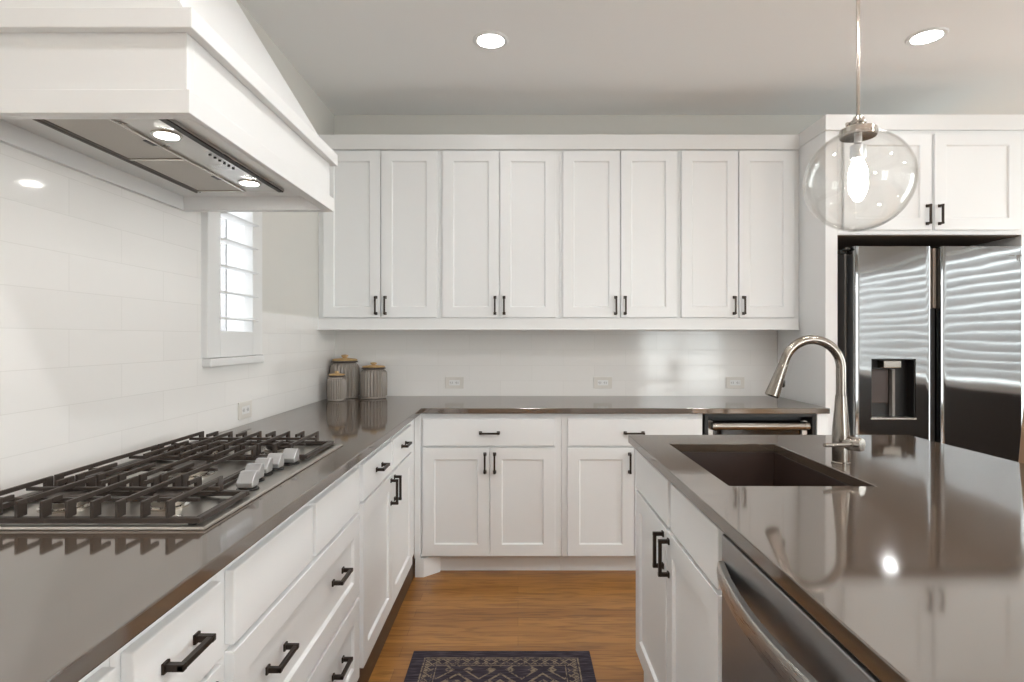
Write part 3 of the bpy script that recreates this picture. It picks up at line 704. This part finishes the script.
# ================================================================== lamps
def downlight(x, y, label, m='can_light'):
    t = thing('recessed_light', label, 'ceiling light', (x, y, ZC), 'recessed ceiling lights')
    q = MB(); q.lathe((x, y, ZC), [(.062, 0), (.066, -.006), (.082, -.006), (.088, -.001), (.088, 0)], 36, cap=False); q.build('trim_ring', M['trim'], t, smooth=True)
    q = MB(); q.lathe((x, y, ZC-.004), [(.062, .003), (.062, 0), (.05, -.0015)], 36); q.build('lens', M[m], t, smooth=True)
    return t
downlight(-.133, 2.80, 'round recessed ceiling light above the gap between counter and island', 'can_dim')
downlight(1.965, 2.765, 'round recessed ceiling light in front of the refrigerator', 'can_dim')
for x, y, nm in ((.12, 1.7, 'above the rug in the aisle'), (.12, .6, 'above the aisle beside the cooktop'), (1.9, .6, 'above the seating side of the island'), (-.1, -1.6, 'behind the kitchen on the left'), (1.9, -1.6, 'behind the kitchen in the middle'), (3.6, .6, 'by the shuttered windows'), (3.6, -2.2, 'by the rear glazed doors')):
    downlight(x, y, 'round recessed ceiling light ' + nm, 'can_half' if y > 1 else 'can_light')  # ceiling lamps out of view, added to fill the room with light
# pendant
PX, PZ, PR = .970, 1.738, .1425
def pendant(PY, label):
    t = thing('pendant_lamp', label, 'pendant lamp', (PX, PY, ZC), 'globe pendants over the island')
    q = MB(); q.lathe((PX, PY, ZC-.001), [(.06, 0), (.06, -.018), (.02, -.024)], 28); q.build('ceiling_plate', M['nickel'], t, smooth=True)
    zt = PZ + PR*.955
    q = MB(); q.tube([(PX, PY, ZC-.02), (PX, PY, zt+.03)], .0052, 14); q.build('rod', M['chrome'], t, smooth=True)
    q = MB(); q.lathe((PX, PY, zt), [(.046, -.012), (.048, -.010), (.048, .010), (.046, .012), (.024, .013), (.016, .018), (.016, .024), (.021, .027), (.021, .034), (.014, .037), (.013, .046), (.006, .05)], 32)
    for k in range(3):
        a = 2*PI*k/3 + .4; q.lathe((PX+.02*math.cos(a), PY+.02*math.sin(a), zt+.03), [(.004, 0), (.007, .003), (.007, .009), (.004, .012)], 10, (math.cos(a), math.sin(a), 0))
    q.build('cap', M['chrome'], t, smooth=True)
    q = MB(); prof = []
    for k in range(0, 41):
        a = math.radians(17.5 + (180-17.5)*k/40); prof.append((max(PR*math.sin(a), .0008), PR*math.cos(a)))
    inner = [(max(r*(1-.003/PR), .0006), z*(1-.003/PR)) for r, z in prof]
    q.lathe((PX, PY, PZ), prof[::-1] + inner, 56, cap=True); q.build('globe', M['globe'], t, smooth=True)
    q = MB(); q.lathe((PX, PY, zt-.012), [(.010, 0), (.010, -.018), (.021, -.024), (.021, -.058), (.018, -.062)], 24); q.build('socket', M['silver'], t, smooth=True)
    q = MB(); zb = zt-.075; q.lathe((PX, PY, zb), [(.013, .004), (.014, -.005), (.022, -.026), (.0255, -.046), (.023, -.064), (.013, -.077), (.002, -.081)], 28); q.build('bulb', M['bulb'], t, smooth=True)
pendant(1.64, 'clear glass globe pendant lamp hanging in front of the refrigerator surround')
pendant(.5, 'second clear glass globe pendant lamp, hanging above the near end of the island')  # out-of-view pendant added to brighten the ceiling

# ================================================================== rug and stool
q = MB(); RX, RY = -.067, 1.737
q.box(-HW, HW, -HL, HL, .0005, .009); o = q.build('rug', M['rug'], None, .003); o.location = (RX, RY, 0)
tag(o, 'dark purple and beige patterned woven rug on the oak floor between counter and island', 'rug')
t = thing('counter_stool', 'brown wooden counter stool tucked against the far side of the island', 'stool', (1.42, 1.58, 0))
SXb, SYc = 1.60, 1.60
q = MB(); q.box(1.24, 1.58, SYc-.2, SYc+.2, .63, .665); q.build('seat', M['stool'], t, .012)
for x, y in ((1.26, SYc-.18), (1.26, SYc+.18)):
    q = MB(); q.tube([(x, y, 0), (x, y, .63)], [.014, .018], 12); q.build('leg', M['stool'], t, smooth=True)
for y in (SYc-.185, SYc+.185):
    q = MB(); q.loft([[(xx-.018, y-.016, zz), (xx+.018, y-.016, zz), (xx+.018, y+.016, zz), (xx-.018, y+.016, zz)] for xx, zz in ((1.585, 0), (1.578, .65), (1.582, .90), (1.60, 1.1))]); q.build('back_post', M['stool'], t, .006)
q = MB(); q.loft([[(xx-.01, SYc-.185, zz), (xx+.01, SYc-.185, zz), (xx+.01, SYc+.185, zz), (xx-.01, SYc+.185, zz)] for xx, zz in ((1.583, .93), (1.597, 1.07))]); q.build('backrest', M['stool'], t, .006)
q = MB(); q.box(1.25, 1.27, SYc-.18, SYc+.18, .2, .235); q.build('footrest', M['stool'], t, .004)
